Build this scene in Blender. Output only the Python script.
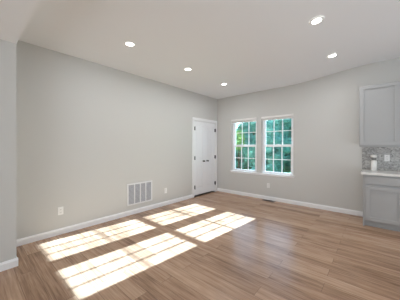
import bpy, bmesh, math, random
from mathutils import Vector, Matrix

for o in list(bpy.data.objects):
    bpy.data.objects.remove(o, do_unlink=True)
S = bpy.context.scene
COL = S.collection
rnd = random.Random(7)

# ------------------------------------------------------------------ camera
cam_d = bpy.data.cameras.new('camera')
cam_d.sensor_width = 36.0
cam_d.lens = 203.4 / 400 * 36.0
cam_d.shift_y = -3.33 / 400
cam_d.clip_start = 0.05
cam = bpy.data.objects.new('camera', cam_d)
cam.location = (3.682, 0.0, 1.35)
cam.rotation_euler = (math.radians(90), 0, math.radians(41.03))
COL.objects.link(cam)
S.camera = cam

# ------------------------------------------------------------------ colour management
S.view_settings.view_transform = 'Standard'
S.view_settings.look = 'None'
S.view_settings.gamma = 1.0
S.view_settings.use_curve_mapping = False
S.view_settings.exposure = 0.0
S.cycles.use_denoising = True
S.cycles.max_bounces = 10
S.cycles.diffuse_bounces = 6
S.cycles.sample_clamp_indirect = 6.0
S.cycles.caustics_reflective = False
S.cycles.caustics_refractive = False

# ------------------------------------------------------------------ sky, sun, added fill lamps behind and right of the camera
W = bpy.data.worlds.new('sky')
S.world = W
W.use_nodes = True
nt = W.node_tree
sky = nt.nodes.new('ShaderNodeTexSky')
sky.sky_type = 'NISHITA'
sky.sun_disc = False
sky.sun_elevation = math.radians(24.4)
sky.sun_rotation = math.radians(185)
sky.air_density = 1.0
sky.dust_density = 0.6
nt.links.new(sky.outputs[0], nt.nodes['Background'].inputs['Color'])
nt.nodes['Background'].inputs['Strength'].default_value = 0.75

def sun(direction, strength, color):
    d = bpy.data.lights.new('sun', 'SUN')
    d.energy = strength
    d.color = color
    d.angle = math.radians(0.53)
    o = bpy.data.objects.new('sun', d)
    o.rotation_euler = Vector(direction).to_track_quat('-Z', 'Y').to_euler()
    o.location = (2.5, 20, 10)
    COL.objects.link(o)
sun((-0.092, -1.0, -0.458), 46.0, (0.82, 0.98, 1.28))

def area(name, loc, direction, sx, sy, power, color):
    d = bpy.data.lights.new(name, 'AREA')
    d.shape = 'RECTANGLE'
    d.size, d.size_y = sx, sy
    d.energy = power
    d.color = color
    o = bpy.data.objects.new(name, d)
    o.location = loc
    o.rotation_euler = Vector(direction).to_track_quat('-Z', 'Y').to_euler()
    COL.objects.link(o)
# added fill lamps inside solid walls, standing in for unseen windows
area('fill_rear', (4.5, -3.30, 1.25), (-0.1, 1, 0.75), 3.2, 2.2, 138.0, (0.80, 0.90, 1.0))
area('fill_right', (6.28, 2.4, 1.20), (-1, 0.0, 0.75), 3.2, 2.0, 70.0, (0.80, 0.90, 1.0))

# ------------------------------------------------------------------ materials
def newmat(name):
    m = bpy.data.materials.new(name)
    m.use_nodes = True
    return m, m.node_tree, m.node_tree.nodes['Principled BSDF']

def lin(r, g, b):
    f = lambda c: c / 12.92 if c <= 0.04045 else ((c + 0.055) / 1.055) ** 2.4
    return (f(r / 255), f(g / 255), f(b / 255), 1)

def paint(name, rgb, rough=0.6, bump=0.0, scale=300.0, spec=0.3, metal=0.0):
    m, t, b = newmat(name)
    b.inputs['Base Color'].default_value = lin(*rgb)
    b.inputs['Roughness'].default_value = rough
    b.inputs['Specular IOR Level'].default_value = spec
    b.inputs['Metallic'].default_value = metal
    tc = t.nodes.new('ShaderNodeTexCoord')
    n = t.nodes.new('ShaderNodeTexNoise')
    n.inputs['Scale'].default_value = scale
    n.inputs['Detail'].default_value = 4
    t.links.new(tc.outputs['Object'], n.inputs['Vector'])
    r = t.nodes.new('ShaderNodeMapRange')
    r.inputs['To Min'].default_value = max(0.02, rough - 0.05)
    r.inputs['To Max'].default_value = rough + 0.05
    t.links.new(n.outputs['Fac'], r.inputs['Value'])
    t.links.new(r.outputs['Result'], b.inputs['Roughness'])
    if bump > 0:
        bp = t.nodes.new('ShaderNodeBump')
        bp.inputs['Strength'].default_value = bump
        bp.inputs['Distance'].default_value = 0.002
        t.links.new(n.outputs['Fac'], bp.inputs['Height'])
        t.links.new(bp.outputs['Normal'], b.inputs['Normal'])
    return m

M_WALL = paint('greige_wall_paint', (203, 202, 198), 0.85, 0.08, 220, 0.15)
M_CEIL = paint('ceiling_paint', (235, 236, 237), 0.9, 0.15, 60, 0.1)
M_TRIM = paint('white_trim_paint', (238, 238, 238), 0.35, 0, 50, 0.4)
M_DOOR = paint('white_door_paint', (236, 237, 239), 0.4, 0, 50, 0.4)
M_VINYL = paint('white_vinyl', (250, 251, 252), 0.4, 0, 50, 0.4)
M_BLIND = paint('white_blind_slats', (236, 233, 230), 0.5, 0, 50, 0.4)
M_PLATE = paint('white_plastic', (240, 239, 236), 0.35, 0, 50, 0.5)
M_SLOT = paint('dark_slots', (95, 92, 90), 0.6, 0, 50, 0.3)
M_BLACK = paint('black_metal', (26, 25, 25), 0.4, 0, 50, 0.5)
M_CAB = paint('grey_cabinet_paint', (168, 168, 167), 0.4, 0, 80, 0.4)
M_GRILLE = paint('white_grille_enamel', (225, 225, 225), 0.4, 0, 80, 0.4)
M_DUCT = paint('grey_grille_filter', (140, 140, 144), 0.8, 0.3, 400, 0.2)
M_BRONZE = paint('brown_register', (62, 45, 34), 0.45, 0, 80, 0.5)
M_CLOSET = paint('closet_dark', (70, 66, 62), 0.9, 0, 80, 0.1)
M_CERAMIC = paint('white_ceramic', (238, 236, 232), 0.25, 0, 80, 0.5)
M_GREYBAND = paint('grey_neck', (120, 118, 114), 0.4, 0, 80, 0.5)
M_BARK = paint('bark', (74, 60, 48), 0.9, 0.8, 30, 0.1)

def emit_mat(name, color, strength):
    m, t, b = newmat(name)
    b.inputs['Base Color'].default_value = (0.9, 0.9, 0.9, 1)
    b.inputs['Emission Color'].default_value = color
    b.inputs['Emission Strength'].default_value = strength
    return m
M_LENS = emit_mat('downlight_lens', (1.0, 0.97, 0.92, 1), 9.0)

def floor_mat():
    m, t, b = newmat('oak_vinyl_planks')
    N, L = t.nodes, t.links
    tc = N.new('ShaderNodeTexCoord')
    mp = N.new('ShaderNodeMapping')
    mp.inputs['Location'].default_value = (0.37, 0.11, 0)
    L.new(tc.outputs['Object'], mp.inputs['Vector'])
    br = N.new('ShaderNodeTexBrick')
    br.offset = 0.37
    br.offset_frequency = 2
    br.inputs['Color1'].default_value = (0, 0, 0, 1)
    br.inputs['Color2'].default_value = (1, 1, 1, 1)
    br.inputs['Mortar'].default_value = (0.5, 0.5, 0.5, 1)
    br.inputs['Scale'].default_value = 1.0
    br.inputs['Brick Width'].default_value = 1.22
    br.inputs['Row Height'].default_value = 0.152
    br.inputs['Mortar Size'].default_value = 0.0016
    br.inputs['Mortar Smooth'].default_value = 0.3
    br.inputs['Bias'].default_value = 0.0
    L.new(mp.outputs['Vector'], br.inputs['Vector'])
    # per-plank shift of the grain
    sep = N.new('ShaderNodeSeparateXYZ'); L.new(mp.outputs['Vector'], sep.inputs[0])
    mul = N.new('ShaderNodeMath'); mul.operation = 'MULTIPLY'; mul.inputs[1].default_value = 17.0
    L.new(br.outputs['Color'], mul.inputs[0])
    addx = N.new('ShaderNodeMath'); addx.operation = 'ADD'
    L.new(sep.outputs['X'], addx.inputs[0]); L.new(mul.outputs[0], addx.inputs[1])
    comb = N.new('ShaderNodeCombineXYZ')
    L.new(addx.outputs[0], comb.inputs['X']); L.new(sep.outputs['Y'], comb.inputs['Y']); L.new(mul.outputs[0], comb.inputs['Z'])
    m1 = N.new('ShaderNodeMapping'); m1.inputs['Scale'].default_value = (1.1, 22, 1)
    L.new(comb.outputs[0], m1.inputs['Vector'])
    g1 = N.new('ShaderNodeTexNoise'); g1.inputs['Scale'].default_value = 1.6; g1.inputs['Detail'].default_value = 7
    g1.inputs['Roughness'].default_value = 0.62; g1.inputs['Distortion'].default_value = 0.6
    L.new(m1.outputs[0], g1.inputs['Vector'])
    m2 = N.new('ShaderNodeMapping'); m2.inputs['Scale'].default_value = (3, 90, 1)
    L.new(comb.outputs[0], m2.inputs['Vector'])
    g2 = N.new('ShaderNodeTexNoise'); g2.inputs['Scale'].default_value = 1.5; g2.inputs['Detail'].default_value = 5
    L.new(m2.outputs[0], g2.inputs['Vector'])
    kn = N.new('ShaderNodeTexNoise'); kn.inputs['Scale'].default_value = 2.2; kn.inputs['Detail'].default_value = 2
    mk = N.new('ShaderNodeMapping'); mk.inputs['Scale'].default_value = (1.2, 2.6, 1)
    L.new(comb.outputs[0], mk.inputs['Vector']); L.new(mk.outputs[0], kn.inputs['Vector'])
    ramp = N.new('ShaderNodeValToRGB')
    e = ramp.color_ramp.elements
    e[0].position = 0.26; e[0].color = lin(124, 94, 71)
    e[1].position = 0.76; e[1].color = lin(202, 170, 142)
    mid = e.new(0.5); mid.color = lin(173, 138, 111)
    mixv = N.new('ShaderNodeMath'); mixv.operation = 'MULTIPLY_ADD'
    L.new(g2.outputs['Fac'], mixv.inputs[0]); mixv.inputs[1].default_value = 0.35
    sc = N.new('ShaderNodeMath'); sc.operation = 'MULTIPLY'; sc.inputs[1].default_value = 0.65
    L.new(g1.outputs['Fac'], sc.inputs[0]); L.new(sc.outputs[0], mixv.inputs[2])
    # plank to plank tone
    pt = N.new('ShaderNodeMath'); pt.operation = 'MULTIPLY_ADD'; pt.inputs[1].default_value = 0.20; pt.inputs[2].default_value = -0.10
    L.new(br.outputs['Color'], pt.inputs[0])
    sm = N.new('ShaderNodeMath'); sm.operation = 'ADD'
    L.new(mixv.outputs[0], sm.inputs[0]); L.new(pt.outputs[0], sm.inputs[1])
    kr = N.new('ShaderNodeMapRange'); kr.inputs['From Min'].default_value = 0.3; kr.inputs['From Max'].default_value = 0.7
    kr.inputs['To Min'].default_value = -0.06; kr.inputs['To Max'].default_value = 0.06
    L.new(kn.outputs['Fac'], kr.inputs['Value'])
    sm2 = N.new('ShaderNodeMath'); sm2.operation = 'ADD'
    L.new(sm.outputs[0], sm2.inputs[0]); L.new(kr.outputs[0], sm2.inputs[1])
    L.new(sm2.outputs[0], ramp.inputs['Fac'])
    seam = N.new('ShaderNodeMix'); seam.data_type = 'RGBA'
    L.new(br.outputs['Fac'], seam.inputs['Factor'])
    L.new(ramp.outputs['Color'], seam.inputs['A'])
    seam.inputs['B'].default_value = lin(112, 88, 70)
    L.new(seam.outputs['Result'], b.inputs['Base Color'])
    b.inputs['Specular IOR Level'].default_value = 0.5
    rr = N.new('ShaderNodeMapRange'); rr.inputs['To Min'].default_value = 0.20; rr.inputs['To Max'].default_value = 0.30
    L.new(g2.outputs['Fac'], rr.inputs['Value']); L.new(rr.outputs[0], b.inputs['Roughness'])
    bp = N.new('ShaderNodeBump'); bp.inputs['Strength'].default_value = 0.12; bp.inputs['Distance'].default_value = 0.002
    L.new(g2.outputs['Fac'], bp.inputs['Height']); L.new(bp.outputs['Normal'], b.inputs['Normal'])
    return m
M_FLOOR = floor_mat()

def stone_mat(name, c1, c2, scale, rough, veins=True, tiles=False):
    m, t, b = newmat(name)
    N, L = t.nodes, t.links
    tc = N.new('ShaderNodeTexCoord')
    n = N.new('ShaderNodeTexNoise'); n.inputs['Scale'].default_value = scale; n.inputs['Detail'].default_value = 6
    n.inputs['Distortion'].default_value = 1.5
    mp = N.new('ShaderNodeMapping'); mp.inputs['Scale'].default_value = (1, 1, 1.7); mp.inputs['Rotation'].default_value = (0, 0.5, 0)
    L.new(tc.outputs['Object'], mp.inputs['Vector']); L.new(mp.outputs[0], n.inputs['Vector'])
    ramp = N.new('ShaderNodeValToRGB')
    e = ramp.color_ramp.elements
    e[0].position = 0.36; e[0].color = lin(*c1)
    e[1].position = 0.62; e[1].color = lin(*c2)
    L.new(n.outputs['Fac'], ramp.inputs['Fac'])
    out = ramp.outputs['Color']
    if tiles:
        sp = N.new('ShaderNodeSeparateXYZ'); L.new(tc.outputs['Object'], sp.inputs[0])
        cb = N.new('ShaderNodeCombineXYZ'); L.new(sp.outputs['X'], cb.inputs['X']); L.new(sp.outputs['Z'], cb.inputs['Y'])
        br = N.new('ShaderNodeTexBrick'); br.inputs['Scale'].default_value = 1
        br.inputs['Brick Width'].default_value = 0.15; br.inputs['Row Height'].default_value = 0.05
        br.inputs['Mortar Size'].default_value = 0.002
        br.inputs['Color1'].default_value = (0.80, 0.80, 0.80, 1); br.inputs['Color2'].default_value = (1.0, 1.0, 1.0, 1)
        br.inputs['Mortar'].default_value = (0.8, 0.8, 0.8, 1)
        L.new(cb.outputs[0], br.inputs['Vector'])
        mx = N.new('ShaderNodeMix'); mx.data_type = 'RGBA'; mx.blend_type = 'MULTIPLY'; mx.inputs['Factor'].default_value = 0.75
        L.new(out, mx.inputs['A']); L.new(br.outputs['Color'], mx.inputs['B'])
        out = mx.outputs['Result']
    L.new(out, b.inputs['Base Color'])
    b.inputs['Roughness'].default_value = rough
    return m
M_SPLASH = stone_mat('grey_marble_tile', (128, 125, 121), (196, 193, 188), 16, 0.3, tiles=True)
M_QUARTZ = stone_mat('pale_quartz', (214, 211, 205), (228, 226, 221), 40, 0.2)

def glass_mat():
    m = bpy.data.materials.new('window_glass'); m.use_nodes = True
    t = m.node_tree; N, L = t.nodes, t.links
    N.remove(N['Principled BSDF'])
    tr = N.new('ShaderNodeBsdfTransparent'); tr.inputs['Color'].default_value = (0.86, 0.95, 0.94, 1)
    gl = N.new('ShaderNodeBsdfGlossy'); gl.inputs['Roughness'].default_value = 0.02
    fr = N.new('ShaderNodeFresnel'); fr.inputs['IOR'].default_value = 1.45
    mx = N.new('ShaderNodeMixShader')
    L.new(fr.outputs[0], mx.inputs[0]); L.new(tr.outputs[0], mx.inputs[1]); L.new(gl.outputs[0], mx.inputs[2])
    L.new(mx.outputs[0], N['Material Output'].inputs['Surface'])
    return m
M_GLASS = glass_mat()

def leaf_mat(name, c1, c2, trans):
    m = bpy.data.materials.new(name); m.use_nodes = True
    t = m.node_tree; N, L = t.nodes, t.links
    N.remove(N['Principled BSDF'])
    tc = N.new('ShaderNodeTexCoord')
    n = N.new('ShaderNodeTexNoise'); n.inputs['Scale'].default_value = 2.5; n.inputs['Detail'].default_value = 4
    L.new(tc.outputs['Object'], n.inputs['Vector'])
    r = N.new('ShaderNodeValToRGB'); r.color_ramp.elements[0].position = 0.35; r.color_ramp.elements[1].position = 0.65
    r.color_ramp.elements[0].color = lin(*c1); r.color_ramp.elements[1].color = lin(*c2)
    L.new(n.outputs['Fac'], r.inputs['Fac'])
    d = N.new('ShaderNodeBsdfDiffuse'); tl = N.new('ShaderNodeBsdfTranslucent')
    L.new(r.outputs['Color'], d.inputs['Color']); L.new(r.outputs['Color'], tl.inputs['Color'])
    mx = N.new('ShaderNodeMixShader'); mx.inputs[0].default_value = trans
    L.new(d.outputs[0], mx.inputs[1]); L.new(tl.outputs[0], mx.inputs[2])
    L.new(mx.outputs[0], N['Material Output'].inputs['Surface'])
    return m
M_LEAF = leaf_mat('dark_foliage', (72, 118, 112), (108, 156, 144), 0.0)
M_LEAF_Y = leaf_mat('yellow_green_foliage', (96, 136, 84), (150, 184, 116), 0.2)
M_GRASS = paint('lawn_grass', (84, 122, 78), 0.9, 0.6, 120, 0.1)

# ------------------------------------------------------------------ mesh helpers
def link(name, bm, mat, parent=None, smooth=False, loc=None):
    me = bpy.data.meshes.new(name)
    bmesh.ops.recalc_face_normals(bm, faces=bm.faces)
    if smooth:
        for f in bm.faces: f.smooth = True
    bm.to_mesh(me); bm.free()
    me.materials.append(mat)
    o = bpy.data.objects.new(name, me)
    COL.objects.link(o)
    if parent is not None: o.parent = parent
    if loc is not None: o.location = loc
    return o

def box(bm, x0, x1, y0, y1, z0, z1, bev=0.0):
    r = bmesh.ops.create_cube(bm, size=1.0)
    vs = r['verts']
    for v in vs:
        v.co.x = x0 if v.co.x < 0 else x1
        v.co.y = y0 if v.co.y < 0 else y1
        v.co.z = z0 if v.co.z < 0 else z1
    if bev > 0:
        es = list({e for v in vs for e in v.link_edges})
        bmesh.ops.bevel(bm, geom=es, offset=bev, segments=2, affect='EDGES', profile=0.6)
    return bm

def boxes(*bs, bev=0.0):
    bm = bmesh.new()
    for b in bs: box(bm, *b, bev=bev)
    return bm

def lathe(bm, prof, n=28, axis='Z', at=(0, 0, 0)):
    rings = []
    for (r, h) in prof:
        ring = []
        for k in range(n):
            a = 2 * math.pi * k / n
            c, s = r * math.cos(a), r * math.sin(a)
            p = {'Z': (c, s, h), 'X': (h, c, s), 'Y': (c, h, s)}[axis]
            ring.append(bm.verts.new((p[0] + at[0], p[1] + at[1], p[2] + at[2])))
        rings.append(ring)
    for a, b in zip(rings, rings[1:]):
        for k in range(n):
            bm.faces.new((a[k], a[(k + 1) % n], b[(k + 1) % n], b[k]))
    if prof[0][0] > 1e-5: bm.faces.new(rings[0][::-1])
    if prof[-1][0] > 1e-5: bm.faces.new(rings[-1])
    bmesh.ops.remove_doubles(bm, verts=bm.verts, dist=1e-6)
    return bm

def prism(bm, prof, a0, a1, axis):
    """closed 2-D profile swept straight along an axis; profile is (across, up)."""
    def P(a, q):
        return (a, q[0], q[1]) if axis == 'X' else (q[0], a, q[1])
    v0 = [bm.verts.new(P(a0, q)) for q in prof]
    v1 = [bm.verts.new(P(a1, q)) for q in prof]
    n = len(prof)
    bm.faces.new(v0[::-1]); bm.faces.new(v1)
    for k in range(n):
        bm.faces.new((v0[k], v0[(k + 1) % n], v1[(k + 1) % n], v1[k]))
    return bm

def thing(name, label, cat, loc=(0, 0, 0), rz=0.0, group=None):
    o = bpy.data.objects.new(name, None)
    o.empty_display_size = 0.1
    COL.objects.link(o)
    o.location = loc
    o.rotation_euler = (0, 0, rz)
    tag(o, label, cat, group)
    return o

def tag(o, label, cat, group=None, kind=None):
    o['label'] = label; o['category'] = cat
    if group: o['group'] = group
    if kind: o['kind'] = kind
    return o

def struct(name, bm, mat, label, cat):
    o = link(name, bm, mat)
    return tag(o, label, cat, kind='structure')

def copy_tree(o, parent=None):
    c = o.copy(); COL.objects.link(c)
    if parent is not None: c.parent = parent
    for ch in list(o.children): copy_tree(ch, c)
    return c

# ------------------------------------------------------------------ room shell
D = 5.041           # back wall
XR = 6.40           # right wall of the kitchen side
YB = -3.50          # rear wall
H = 2.80            # main ceiling
HS = 2.512          # lowered ceiling over the camera
YS = 0.373          # where the lowered ceiling and the stub wall end
XS = 0.605          # face of the stub wall
T = 0.16

struct('floor', boxes((-1.0, XR + T, YB - T, D + T, -0.15, 0.0)), M_FLOOR,
       'wide brown oak-look plank floor with sun patches', 'floor')

def ceil_z(x):
    t = min(1, max(0, (x - 2.1) / 1.6))
    return H + 0.13 * t * t * (3 - 2 * t)
bm = bmesh.new()
xs = [-T, 0] + [2.1 + 1.6 * k / 16 for k in range(17)] + [XR + T]
prof = [(x, ceil_z(x)) for x in xs] + [(XR + T, 3.2), (-T, 3.2)]
prism(bm, prof, YS - 0.12, D + T, 'Y')
struct('ceiling', bm, M_CEIL, 'off-white ceiling of the main room with five downlights', 'ceiling')
struct('ceiling_lowered', boxes((XS - 0.0, XR + T, YB - T, YS, HS, 3.2)), M_CEIL,
       'lowered off-white ceiling edge at the upper left corner', 'ceiling')

DY0, DY1, DZ = 3.985, 4.925, 2.055     # door opening in the left wall
struct('wall_left', boxes((-T, 0, YS, DY0, 0, 3.1), (-T, 0, DY0, DY1, DZ, 3.1), (-T, 0, DY1, D + T, 0, 3.1)), M_WALL,
       'long greige painted left wall holding the closet doors', 'wall')
struct('wall_stub', boxes((-T, XS, YB - T, YS, 0, 3.1)), M_WALL,
       'greige wall end standing forward at the left edge', 'wall')

WIN = [(0.500, 1.280), (1.410, 2.200)]
WZ0, WZ1 = 0.670, 2.125
struct('wall_back', boxes((0, WIN[0][0], D, D + T, 0, 3.1), (WIN[0][1], WIN[1][0], D, D + T, WZ0, WZ1),
                          (WIN[1][1], XR + T, D, D + T, 0, 3.1), (WIN[0][0], WIN[1][1], D, D + T, 0, WZ0),
                          (WIN[0][0], WIN[1][1], D, D + T, WZ1, 3.1)), M_WALL,
       'greige painted back wall with two windows', 'wall')
struct('wall_right', boxes((XR, XR + T, YB - T, D, 0, 3.1)), M_WALL, 'greige wall on the kitchen side', 'wall')
struct('wall_rear', boxes((XS, XR, YB - T, YB, 0, 3.1)), M_WALL, 'greige wall behind the viewer', 'wall')

# closet behind the doors
struct('wall_closet', boxes((-0.9, -0.85, 3.6, D + T, 0, 2.6), (-0.85, -T, 3.6, 3.65, 0, 2.6), (-0.85, -T, 3.6, D + T, 2.5, 2.6),
                            (-0.85, -T, D + 0.1, D + T, 0, 2.6)), M_CLOSET, 'dark closet interior behind the white doors', 'wall')

struct('closet_gap_shade', boxes((-T, -0.006, 3.99, 4.92, 0.0, 0.006), (-0.85, -T, 3.65, D + 0.1, 0.0, 0.006)), M_BLACK, 'black plate put in as the shade under the white doors', 'floor')  # black plate over the floor paints the shade in the gap below the doors

# baseboards: moulded profile (across from the wall, up)
BP = [(0, 0), (0.0, 0.092), (0.006, 0.092), (0.010, 0.078), (0.014, 0.070), (0.014, 0.0)]
def bb(name, a0, a1, axis, face, sign, label):
    bm = prism(bmesh.new(), [(face + sign * p, z) for p, z in BP], a0, a1, axis)
    return struct(name, bm, M_TRIM, label, 'baseboard')
bb('baseboard_left', YS + 0.014, 3.912, 'Y', 0.0, 1, 'white baseboard along the left wall')
bb('baseboard_back', 0.0, 3.50, 'X', D, -1, 'white baseboard along the back wall under the windows')
bb('baseboard_stub', YB, YS + 0.014, 'Y', XS, 1, 'white baseboard on the wall end at left edge')
bb('baseboard_return', 0.0, XS, 'X', YS, 1, 'short white baseboard on the return of the wall end')

# ------------------------------------------------------------------ windows
def frame_rects(x0, x1, z0, z1, w):
    """four members of a rectangular frame in x/z (no overlaps)"""
    return [(x0, x1, z1 - w, z1), (x0, x1, z0, z0 + w), (x0, x0 + w, z0 + w, z1 - w), (x1 - w, x1, z0 + w, z1 - w)]

def make_window(idx, x0, x1, label):
    w = bpy.data.objects.new('window_%d' % idx, None); COL.objects.link(w)
    tag(w, label, 'window', kind='structure')
    z0, z1 = WZ0, WZ1
    bm = bmesh.new()
    for (a, b, c, d) in [(x0, x1, z1 - 0.030, z1), (x0, x1, z0, z0 + 0.008), (x0, x0 + 0.036, z0 + 0.008, z1 - 0.030), (x1 - 0.036, x1, z0 + 0.008, z1 - 0.030)]:
        box(bm, a, b, D + 0.075, D + T, c, d, bev=0.003)
    link('window_frame', bm, M_VINYL, w)
    gx0, gx1 = x0 + 0.072, x1 - 0.080
    def sash(name, sz0, sz1, gz0, gz1, y0, y1):
        bm = bmesh.new()
        sx0, sx1 = x0 + 0.037, x1 - 0.037
        for (a, b, c, d) in [(sx0, sx1, gz1, sz1), (sx0, sx1, sz0, gz0), (sx0, gx0, gz0, gz1), (gx1, sx1, gz0, gz1)]:
            box(bm, a, b, y0, y1, c, d, bev=0.003)
        s = link(name, bm, M_VINYL, w)
        ym = (y0 + y1) / 2
        g = boxes((gx0 - 0.004, gx1 + 0.004, ym - 0.002, ym + 0.002, gz0 - 0.004, gz1 + 0.004))
        link('glass', g, M_GLASS, s)
        bm = bmesh.new()
        mw = 0.0125
        for k in (1, 2):
            xm = gx0 + (gx1 - gx0) * k / 3
            box(bm, xm - mw, xm + mw, ym - 0.009, ym - 0.003, gz0, gz1)
        zm = (gz0 + gz1) / 2
        box(bm, gx0, gx1, ym - 0.0085, ym - 0.0035, zm - 0.009, zm + 0.009)
        link('muntin_grid', bm, M_VINYL, s)
        return s
    lo = sash('lower_sash', z0 + 0.009, 1.400, 0.710, 1.346, D + 0.080, D + 0.112)
    sash('upper_sash', 1.362, z1 - 0.031, 1.405, 2.082, D + 0.118, D + 0.150)
    # sash lock on the meeting rail
    lk = boxes(((x0 + x1) / 2 - 0.03, (x0 + x1) / 2 + 0.03, D + 0.084, D + 0.106, 1.400, 1.412), bev=0.003)
    link('sash_lock', lk, M_VINYL, lo)
make_window(1, *WIN[0], 'left white window of six over six panes, trees behind')
make_window(2, *WIN[1], 'right white window of six over six panes, trees behind')

# one white stool and apron below both windows
bm = boxes((0.475, 2.235, D - 0.022, D, WZ0 - 0.022, WZ0), (0.490, 2.220, D - 0.012, D, 0.612, WZ0 - 0.022), bev=0.002)
for a, b in WIN:
    box(bm, a, b, D, D + 0.075, WZ0 - 0.001, WZ0 + 0.001)
struct('trim_sill', bm, M_TRIM, 'white window sill running under both windows', 'window sill')

# raised blinds tight under the window heads
def make_blind(x0, x1, label):
    b = thing('window_blind', label, 'blind', ((x0 + x1) / 2, D + 0.03, WZ1), group='raised blinds at the window heads')
    w = (x1 - x0) / 2 - 0.003
    link('headrail', boxes((-w, w, -0.038, 0.024, -0.052, -0.002), bev=0.003), M_BLIND, b)
    bm = bmesh.new()
    for k in range(5):
        z = -0.055 - 0.0065 * k
        box(bm, -w + 0.006, w - 0.006, -0.022, 0.020, z - 0.0045, z)
    link('slat_stack', bm, M_BLIND, b)
    link('bottom_rail', boxes((-w + 0.006, w - 0.006, -0.023, 0.021, -0.098, -0.087), bev=0.002), M_BLIND, b)
make_blind(*WIN[0], 'white blind drawn fully up at the head of the left window')
make_blind(*WIN[1], 'white blind drawn fully up at the head of the right window')

# ------------------------------------------------------------------ closet double door in the left wall
door = bpy.data.objects.new('door_1', None); COL.objects.link(door)
tag(door, 'white two-leaf panelled closet door with black knobs and hinges', 'door', kind='structure')
bm = bmesh.new()
CW = 0.075
box(bm, 0, 0.018, DY0 - CW, DY0 - 0.001, 0, DZ + CW, bev=0.004)
box(bm, 0, 0.018, DY1 + 0.001, DY1 + CW + 0.01, 0, DZ + CW, bev=0.004)
box(bm, 0, 0.018, DY0 - 0.001, DY1 + 0.001, DZ + 0.001, DZ + CW, bev=0.004)
link('door_casing', bm, M_TRIM, door)
bm = boxes((-T, 0, DY0, DY0 + 0.012, 0, DZ), (-T, 0, DY1 - 0.012, DY1, 0, DZ), (-T, 0, DY0 + 0.012, DY1 - 0.012, DZ - 0.012, DZ))
link('door_jamb', bm, M_TRIM, door)

def make_leaf(y0, y1, hinge_at_low):
    """two raised panels set in stiles and rails; front at x = -0.004"""
    z0, z1 = 0.042, DZ - 0.016
    xf, xb = -0.004, -0.039
    st = 0.085
    p = [(0.22, 0.86), (1.02, z1 - 0.11)]
    bm = bmesh.new()
    box(bm, xb, xf, y0, y0 + st, z0, z1); box(bm, xb, xf, y1 - st, y1, z0, z1)
    box(bm, xb, xf, y0 + st, y1 - st, z0, p[0][0]); box(bm, xb, xf, y0 + st, y1 - st, p[0][1], p[1][0]); box(bm, xb, xf, y0 + st, y1 - st, p[1][1], z1)
    for (a, b) in p:
        box(bm, xb + 0.004, xf - 0.014, y0 + st, y1 - st, a, b)
        # raised field with sloping shoulders
        m = 0.035
        q0 = [(xf - 0.014, y0 + st + 0.012, a + 0.012), (xf - 0.014, y1 - st - 0.012, a + 0.012), (xf - 0.014, y1 - st - 0.012, b - 0.012), (xf - 0.014, y0 + st + 0.012, b - 0.012)]
        q1 = [(xf - 0.003, y0 + st + m, a + m), (xf - 0.003, y1 - st - m, a + m), (xf - 0.003, y1 - st - m, b - m), (xf - 0.003, y0 + st + m, b - m)]
        v0 = [bm.verts.new(c) for c in q0]; v1 = [bm.verts.new(c) for c in q1]
        bm.faces.new(v1)
        for k in range(4): bm.faces.new((v0[k], v0[(k + 1) % 4], v1[(k + 1) % 4], v1[k]))
    lf = link('door_leaf', bm, M_DOOR, door)
    yh = y0 if hinge_at_low else y1
    for z in (0.262, 1.045, 1.838):
        hb = bmesh.new()
        box(hb, -0.002, 0.0005, yh - 0.016, yh + 0.016, z - 0.046, z + 0.046)
        lathe(hb, [(0.011, -0.05), (0.011, 0.05)], 10, 'Z', (0.0245, yh, z))
        box(hb, 0.0, 0.024, yh - 0.004, yh + 0.004, z - 0.044, z + 0.044)
        h = link('hinge', hb, M_BLACK, lf); h['label'] = 'black hinge'
    yk = y1 - 0.078 if hinge_at_low else y0 + 0.078
    kb = bmesh.new()
    lathe(kb, [(0.024, -0.004), (0.024, 0.004), (0.012, 0.008), (0.010, 0.030), (0.019, 0.038), (0.024, 0.048), (0.019, 0.057), (0.0, 0.060)], 20, 'X', (0, yk, 0.947))
    k = link('knob', kb, M_BLACK, lf, smooth=True); k['label'] = 'black round knob'
ym = (DY0 + DY1) / 2
make_leaf(DY0 + 0.015, ym - 0.002, True)
make_leaf(ym + 0.002, DY1 - 0.015, False)

# ------------------------------------------------------------------ return-air grille, low on the left wall
g = thing('return_air_grille', 'large white return-air vent grille low on the left wall', 'vent', (0, 2.352, 0.402))
hw, hh = 0.293, 0.217
bm = bmesh.new()
for (a, b, c, d) in frame_rects(-hw, hw, -hh, hh, 0.030):
    box(bm, 0, 0.012, a, b, c, d, bev=0.003)
link('frame', bm, M_GRILLE, g)
inner = hw - 0.030
link('filter_panel', boxes((0.0005, 0.003, -inner, inner, -hh + 0.03, hh - 0.03)), M_DUCT, g)['label'] = 'grey filter behind the blades'
pw = 2 * inner / 4
for k in range(1, 4):
    y = -inner + pw * k
    link('divider', boxes((0.003, 0.012, y - 0.010, y + 0.010, -hh + 0.03, hh - 0.03), bev=0.002), M_GRILLE, g)
M_BLADE = paint('grey_grille_blade', (190, 190, 193), 0.5, 0, 80, 0.3)
for k in range(4):
    bm = bmesh.new()
    ya = -inner + pw * k + (0.0105 if k else 0.0); yb_ = -inner + pw * (k + 1) - (0.0105 if k < 3 else 0.0)
    n = 15
    for j in range(n):
        z = -hh + 0.036 + (2 * hh - 0.072) * (j + 0.5) / n
        v = [bm.verts.new(c) for c in [(0.0035, ya, z + 0.006), (0.0035, yb_, z + 0.006), (0.0105, yb_, z - 0.006), (0.0105, ya, z - 0.006)]]
        u = [bm.verts.new((q.co.x + 0.0008, q.co.y, q.co.z + 0.0012)) for q in v]
        bm.faces.new(v); bm.faces.new(u[::-1])
        for q in range(4): bm.faces.new((v[q], v[(q + 1) % 4], u[(q + 1) % 4], u[q]))
    link('louver_bank', bm, M_BLADE, g)['label'] = 'grey bank of slanted blades'

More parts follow.
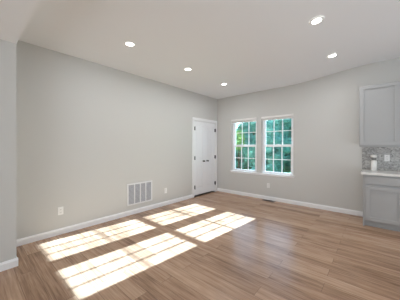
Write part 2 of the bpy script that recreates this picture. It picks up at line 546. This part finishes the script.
# ------------------------------------------------------------------ floor register by the back wall
fr = thing('floor_register', 'small dark brown floor register beside the back baseboard', 'vent', (1.645, D - 0.095, 0))
bm = bmesh.new()
for (a, b, c, d) in frame_rects(-0.150, 0.150, -0.060, 0.060, 0.016):
    box(bm, a, b, c, d, 0.0, 0.006, bev=0.0015)
link('frame', bm, M_BRONZE, fr)
bm = bmesh.new()
for k in range(16):
    x = -0.134 + 0.268 * (k + 0.5) / 16
    box(bm, x - 0.005, x + 0.005, -0.044, 0.044, 0.001, 0.005)
link('slats', bm, M_BRONZE, fr)
link('well', boxes((-0.134, 0.134, -0.044, 0.044, 0.0002, 0.0009)), M_BLACK, fr)

# ------------------------------------------------------------------ outlets (built facing +X, then turned)
def make_outlet(label, loc, rz):
    o = thing('wall_outlet', label, 'outlet', loc, rz, 'white electrical outlets')
    link('cover_plate', boxes((0, 0.006, -0.037, 0.037, -0.060, 0.060), bev=0.002), M_PLATE, o)
    for s in (-1, 1):
        sk = link('socket', boxes((0.006, 0.008, -0.017, 0.017, s * 0.021 - 0.014, s * 0.021 + 0.014), bev=0.0015), M_PLATE, o)
        bm = boxes((0.008, 0.0084, -0.008, -0.005, s * 0.021 - 0.004, s * 0.021 + 0.006), (0.008, 0.0084, 0.005, 0.008, s * 0.021 - 0.004, s * 0.021 + 0.006),
                   (0.008, 0.0084, -0.002, 0.002, s * 0.021 - 0.010, s * 0.021 - 0.006))
        link('slots', bm, M_SLOT, sk)
    return o
out0 = make_outlet('white outlet on the left wall nearest the wall end', (0, 0.955, 0.360), 0)
def place_outlet(label, loc, rz):
    c = copy_tree(out0); c.location = loc; c.rotation_euler = (0, 0, rz); c['label'] = label
place_outlet('white outlet on the left wall between vent and closet door', (0, 3.02, 0.335), 0)
place_outlet('white outlet on the back wall below the windows', (1.600, D, 0.365), -math.pi / 2)
place_outlet('pale outlet on the grey marble backsplash', (3.82, D - 0.012, 1.145), -math.pi / 2)

# ------------------------------------------------------------------ recessed downlights
LAMP_W = 7.5
def make_downlight(label, loc):
    d = thing('recessed_downlight', label, 'ceiling light', loc, 0, 'recessed ceiling downlights')
    bm = lathe(bmesh.new(), [(0.054, -0.0005), (0.054, -0.003), (0.060, -0.008), (0.076, -0.007), (0.080, -0.003), (0.080, -0.0005)], 40)
    # open the centre: remove the two caps
    caps = [f for f in bm.faces if len(f.verts) > 10]
    bmesh.ops.delete(bm, geom=caps, context='FACES_ONLY')
    link('trim_ring', bm, M_PLATE, d, smooth=True)
    bm = lathe(bmesh.new(), [(0.055, -0.0015), (0.055, -0.0025), (0.030, -0.004), (0.0, -0.0045)], 40)
    link('lens', bm, M_LENS, d, smooth=True)
    ld = bpy.data.lights.new('lamp', 'AREA'); ld.shape = 'DISK'; ld.size = 0.10
    ld.energy = LAMP_W; ld.color = (0.93, 0.96, 1.0)
    lo = bpy.data.objects.new('lamp', ld); lo.location = (0, 0, -0.014); lo.parent = d
    COL.objects.link(lo)
    return d
dl0 = make_downlight('lit downlight nearest the left wall end, in the left row', (1.050, 1.517, H))
for label, x, y in [('lit downlight in the middle of the left row', 1.018, 2.722),
                    ('lit downlight of the left row closest to the back wall', 1.004, 3.926),
                    ('lit downlight largest and nearest the viewer at the top right', 3.125, 2.81),
                    ('lit downlight above the right side near the back wall', 3.115, 4.06)]:
    c = copy_tree(dl0)
    z = ceil_z(x)
    c.location = (x, y, z - (0.004 if x > 2.4 else 0)); c['label'] = label
    if x > 2.4: c.rotation_euler = (0, -math.atan(0.112), 0)

# ------------------------------------------------------------------ kitchen end on the right
def shaker(bm, x0, x1, z0, z1, yf, st=0.057, th=0.021, rec=0.014):
    """shaker front whose face is at y = yf (towards -Y), thickness behind it"""
    for (a, b, c, d) in frame_rects(x0, x1, z0, z1, st):
        box(bm, a, b, yf, yf + th, c, d, bev=0.0012)
    box(bm, x0 + st, x1 - st, yf + rec, yf + th, z0 + st, z1 - st)
    return bm

UX0, UX1, UZ0, UZ1 = 3.437, 4.370, 1.362, 2.442
uc = thing('wall_cabinet', 'grey upper kitchen cabinet with recessed panel doors', 'cabinet', (UX0, D, UZ0))
UW, UH = UX1 - UX0, UZ1 - UZ0
bm = boxes((0, UW, -0.311, -0.002, 0, UH), bev=0.001)
link('body', bm, M_CAB, uc)
dw = 0.521
link('door', shaker(bmesh.new(), 0.006, 0.006 + dw + 0.002, 0.010, UH - 0.004, -0.331, st=0.062), M_CAB, uc)
link('door', shaker(bmesh.new(), UW - 0.372, UW - 0.006, 0.010, UH - 0.004, -0.331, st=0.062), M_CAB, uc)
link('light_rail', boxes((0.003, UW - 0.003, -0.318, -0.298, -0.018, 0.0), bev=0.002), M_CAB, uc)

BX0, BX1 = 3.500, 4.415
bc = thing('base_cabinet', 'grey base kitchen cabinet with one drawer over panel doors', 'cabinet', (BX0, D, 0))
BW = BX1 - BX0
bm = boxes((0, BW, -0.594, -0.016, 0.100, 0.878), (0, 0.019, -0.594, -0.016, 0, 0.100), bev=0.001)
link('body', bm, M_CAB, bc)
link('toe_kick', boxes((0.019, BW, -0.528, -0.512, 0.0, 0.100)), M_CAB, bc)
link('drawer_front', boxes((0.038, BW - 0.038, -0.617, -0.595, 0.730, 0.851), bev=0.002), M_CAB, bc)
link('door', shaker(bmesh.new(), 0.038, 0.500, 0.118, 0.690, -0.617), M_CAB, bc)
link('door', shaker(bmesh.new(), 0.503, BW - 0.038, 0.118, 0.690, -0.617), M_CAB, bc)

ct = link('countertop', boxes((3.478, 4.44, D - 0.642, D - 0.001, 0.880, 0.918), bev=0.003), M_QUARTZ)
tag(ct, 'pale stone countertop over the grey base cabinet', 'countertop')
bs = link('backsplash', boxes((3.462, 4.44, D - 0.011, D - 0.0005, 0.9185, 1.360)), M_SPLASH)
tag(bs, 'grey marble tile backsplash between counter and upper cabinet', 'backsplash')

can = thing('canister', 'white canister with wide lid standing on the pale countertop', 'canister', (3.640, D - 0.13, 0.918))
link('jar', lathe(bmesh.new(), [(0.0, 0.0), (0.043, 0.0), (0.047, 0.006), (0.047, 0.158), (0.042, 0.176), (0.034, 0.184), (0.0, 0.184)], 28), M_CERAMIC, can, smooth=True)
link('neck', lathe(bmesh.new(), [(0.0, 0.184), (0.030, 0.184), (0.030, 0.236), (0.0, 0.236)], 24), M_GREYBAND, can, smooth=False)['label'] = 'grey neck'
link('lid', lathe(bmesh.new(), [(0.0, 0.235), (0.046, 0.235), (0.050, 0.240), (0.050, 0.274), (0.045, 0.284), (0.0, 0.286)], 28), M_CERAMIC, can, smooth=True)

# ------------------------------------------------------------------ outdoors: lawn and trees beyond the windows
struct('ground', boxes((-30, 20, D + T + 0.02, 45, -0.7, -0.45)), M_GRASS, 'green lawn outside below the windows', 'lawn')

def tree(name, label, x, y, h, rx, mat, nleaf, size, seed, low=0.0, group=None, nclump=70):
    r = random.Random(seed)
    t = thing(name, label, 'tree', (x, y, -0.45), 0, group)
    tb = bmesh.new()
    lathe(tb, [(0.10 * rx, 0.0), (0.08 * rx, h * 0.3), (0.055 * rx, h * 0.6), (0.015 * rx, h * 0.9)], 10)
    for k in range(7):
        a = r.uniform(0, 6.28); z = h * r.uniform(0.25, 0.7); L_ = rx * r.uniform(0.5, 0.85)
        n0 = len(tb.verts)
        lathe(tb, [(0.035, 0.0), (0.010, L_)], 6)
        tb.verts.ensure_lookup_table()
        mt = Matrix.Translation((0, 0, z)) @ Matrix.Rotation(a, 4, 'Z') @ Matrix.Rotation(math.radians(55), 4, 'Y')
        for v in list(tb.verts)[n0:]: v.co = mt @ v.co
    link('trunk', tb, M_BARK, t)
    clumps = []
    for k in range(nclump):
        u = r.uniform(low, 1.0); a = r.uniform(0, 6.28)
        prof = math.sin(math.pi * min(1, 0.36 + 0.62 * u)) ** 0.6
        rr = rx * prof * r.uniform(0.35, 0.95)
        clumps.append((Vector((rr * math.cos(a), rr * math.sin(a), 0.15 + u * (h - 0.55))), r.uniform(0.34, 0.62) * min(1, rx)))
    fb = bmesh.new()
    for k in range(nleaf):
        c, cr = clumps[k % len(clumps)]
        d = Vector((r.gauss(0, 1), r.gauss(0, 1), r.gauss(0, 1))).normalized() * cr * r.uniform(0.55, 1.05)
        d.z *= 0.8
        p = c + d
        if p.z < 0.05: continue
        q = Matrix.Rotation(r.uniform(0, 6.28), 3, 'Z') @ Matrix.Rotation(r.uniform(-1.1, 1.1), 3, 'X') @ Matrix.Rotation(r.uniform(-0.8, 0.8), 3, 'Y')
        s = size * r.uniform(0.7, 1.3)
        pts = [(-s, 0, 0), (-0.2 * s, -0.42 * s, 0.08 * s), (s, 0, -0.1 * s), (-0.2 * s, 0.42 * s, 0.08 * s)]
        fb.faces.new([fb.verts.new(p + q @ Vector(v)) for v in pts])
    for c, cr in clumps:
        cv = bmesh.ops.create_icosphere(fb, subdivisions=2, radius=cr * 0.62, matrix=Matrix.Translation(c))['verts']
        for v in cv: v.co += Vector((r.gauss(0, .03), r.gauss(0, .03), r.gauss(0, .03)))
    link('foliage', fb, mat, t)
    return t

# seen through the left window: x -4.1..-2.2 at y 12.3, -6.1..-3.7 at y 15.6; right window: -1.9..0.1 and -3.4..-0.9
tree('leafy_tree', 'yellow-green leafy tree seen through the upper left panes of the left window', -3.30, 12.0, 3.1, 0.55, M_LEAF_Y, 3500, 0.05, 3, 0.62)
for label, x, y, h, rx, seed in [
        ('nearest dark green tree, seen on both sides of the wall strip between windows', -1.55, 12.2, 3.7, 1.1, 12),
        ('dark green tree close outside, cut off by the right side of the right window', 1.55, 12.4, 3.6, 1.1, 13),
        ('dark green tree filling the middle of the left window behind the yellow-green tree', -5.1, 15.7, 3.95, 1.25, 11),
        ('dark green tree filling the middle of the right window, behind the nearest tree', -2.0, 15.8, 4.9, 1.25, 15),
        ('far dark green tree glimpsed at the right edge of the left window', -5.9, 19.4, 5.6, 1.4, 18),
        ('far dark green tree glimpsed at the right side of the right window', -2.0, 19.4, 5.6, 1.4, 19),
        ('farthest dark green tree, glimpsed through the upper panes of the right window', -3.9, 23.4, 6.4, 1.5, 20),
        ('farthest dark green tree, glimpsed through the upper right panes of the left window', -8.0, 23.4, 6.2, 1.5, 21)]:
    tree('dense_tree', label, x, y, h, rx, M_LEAF, 20000, 0.062, seed)
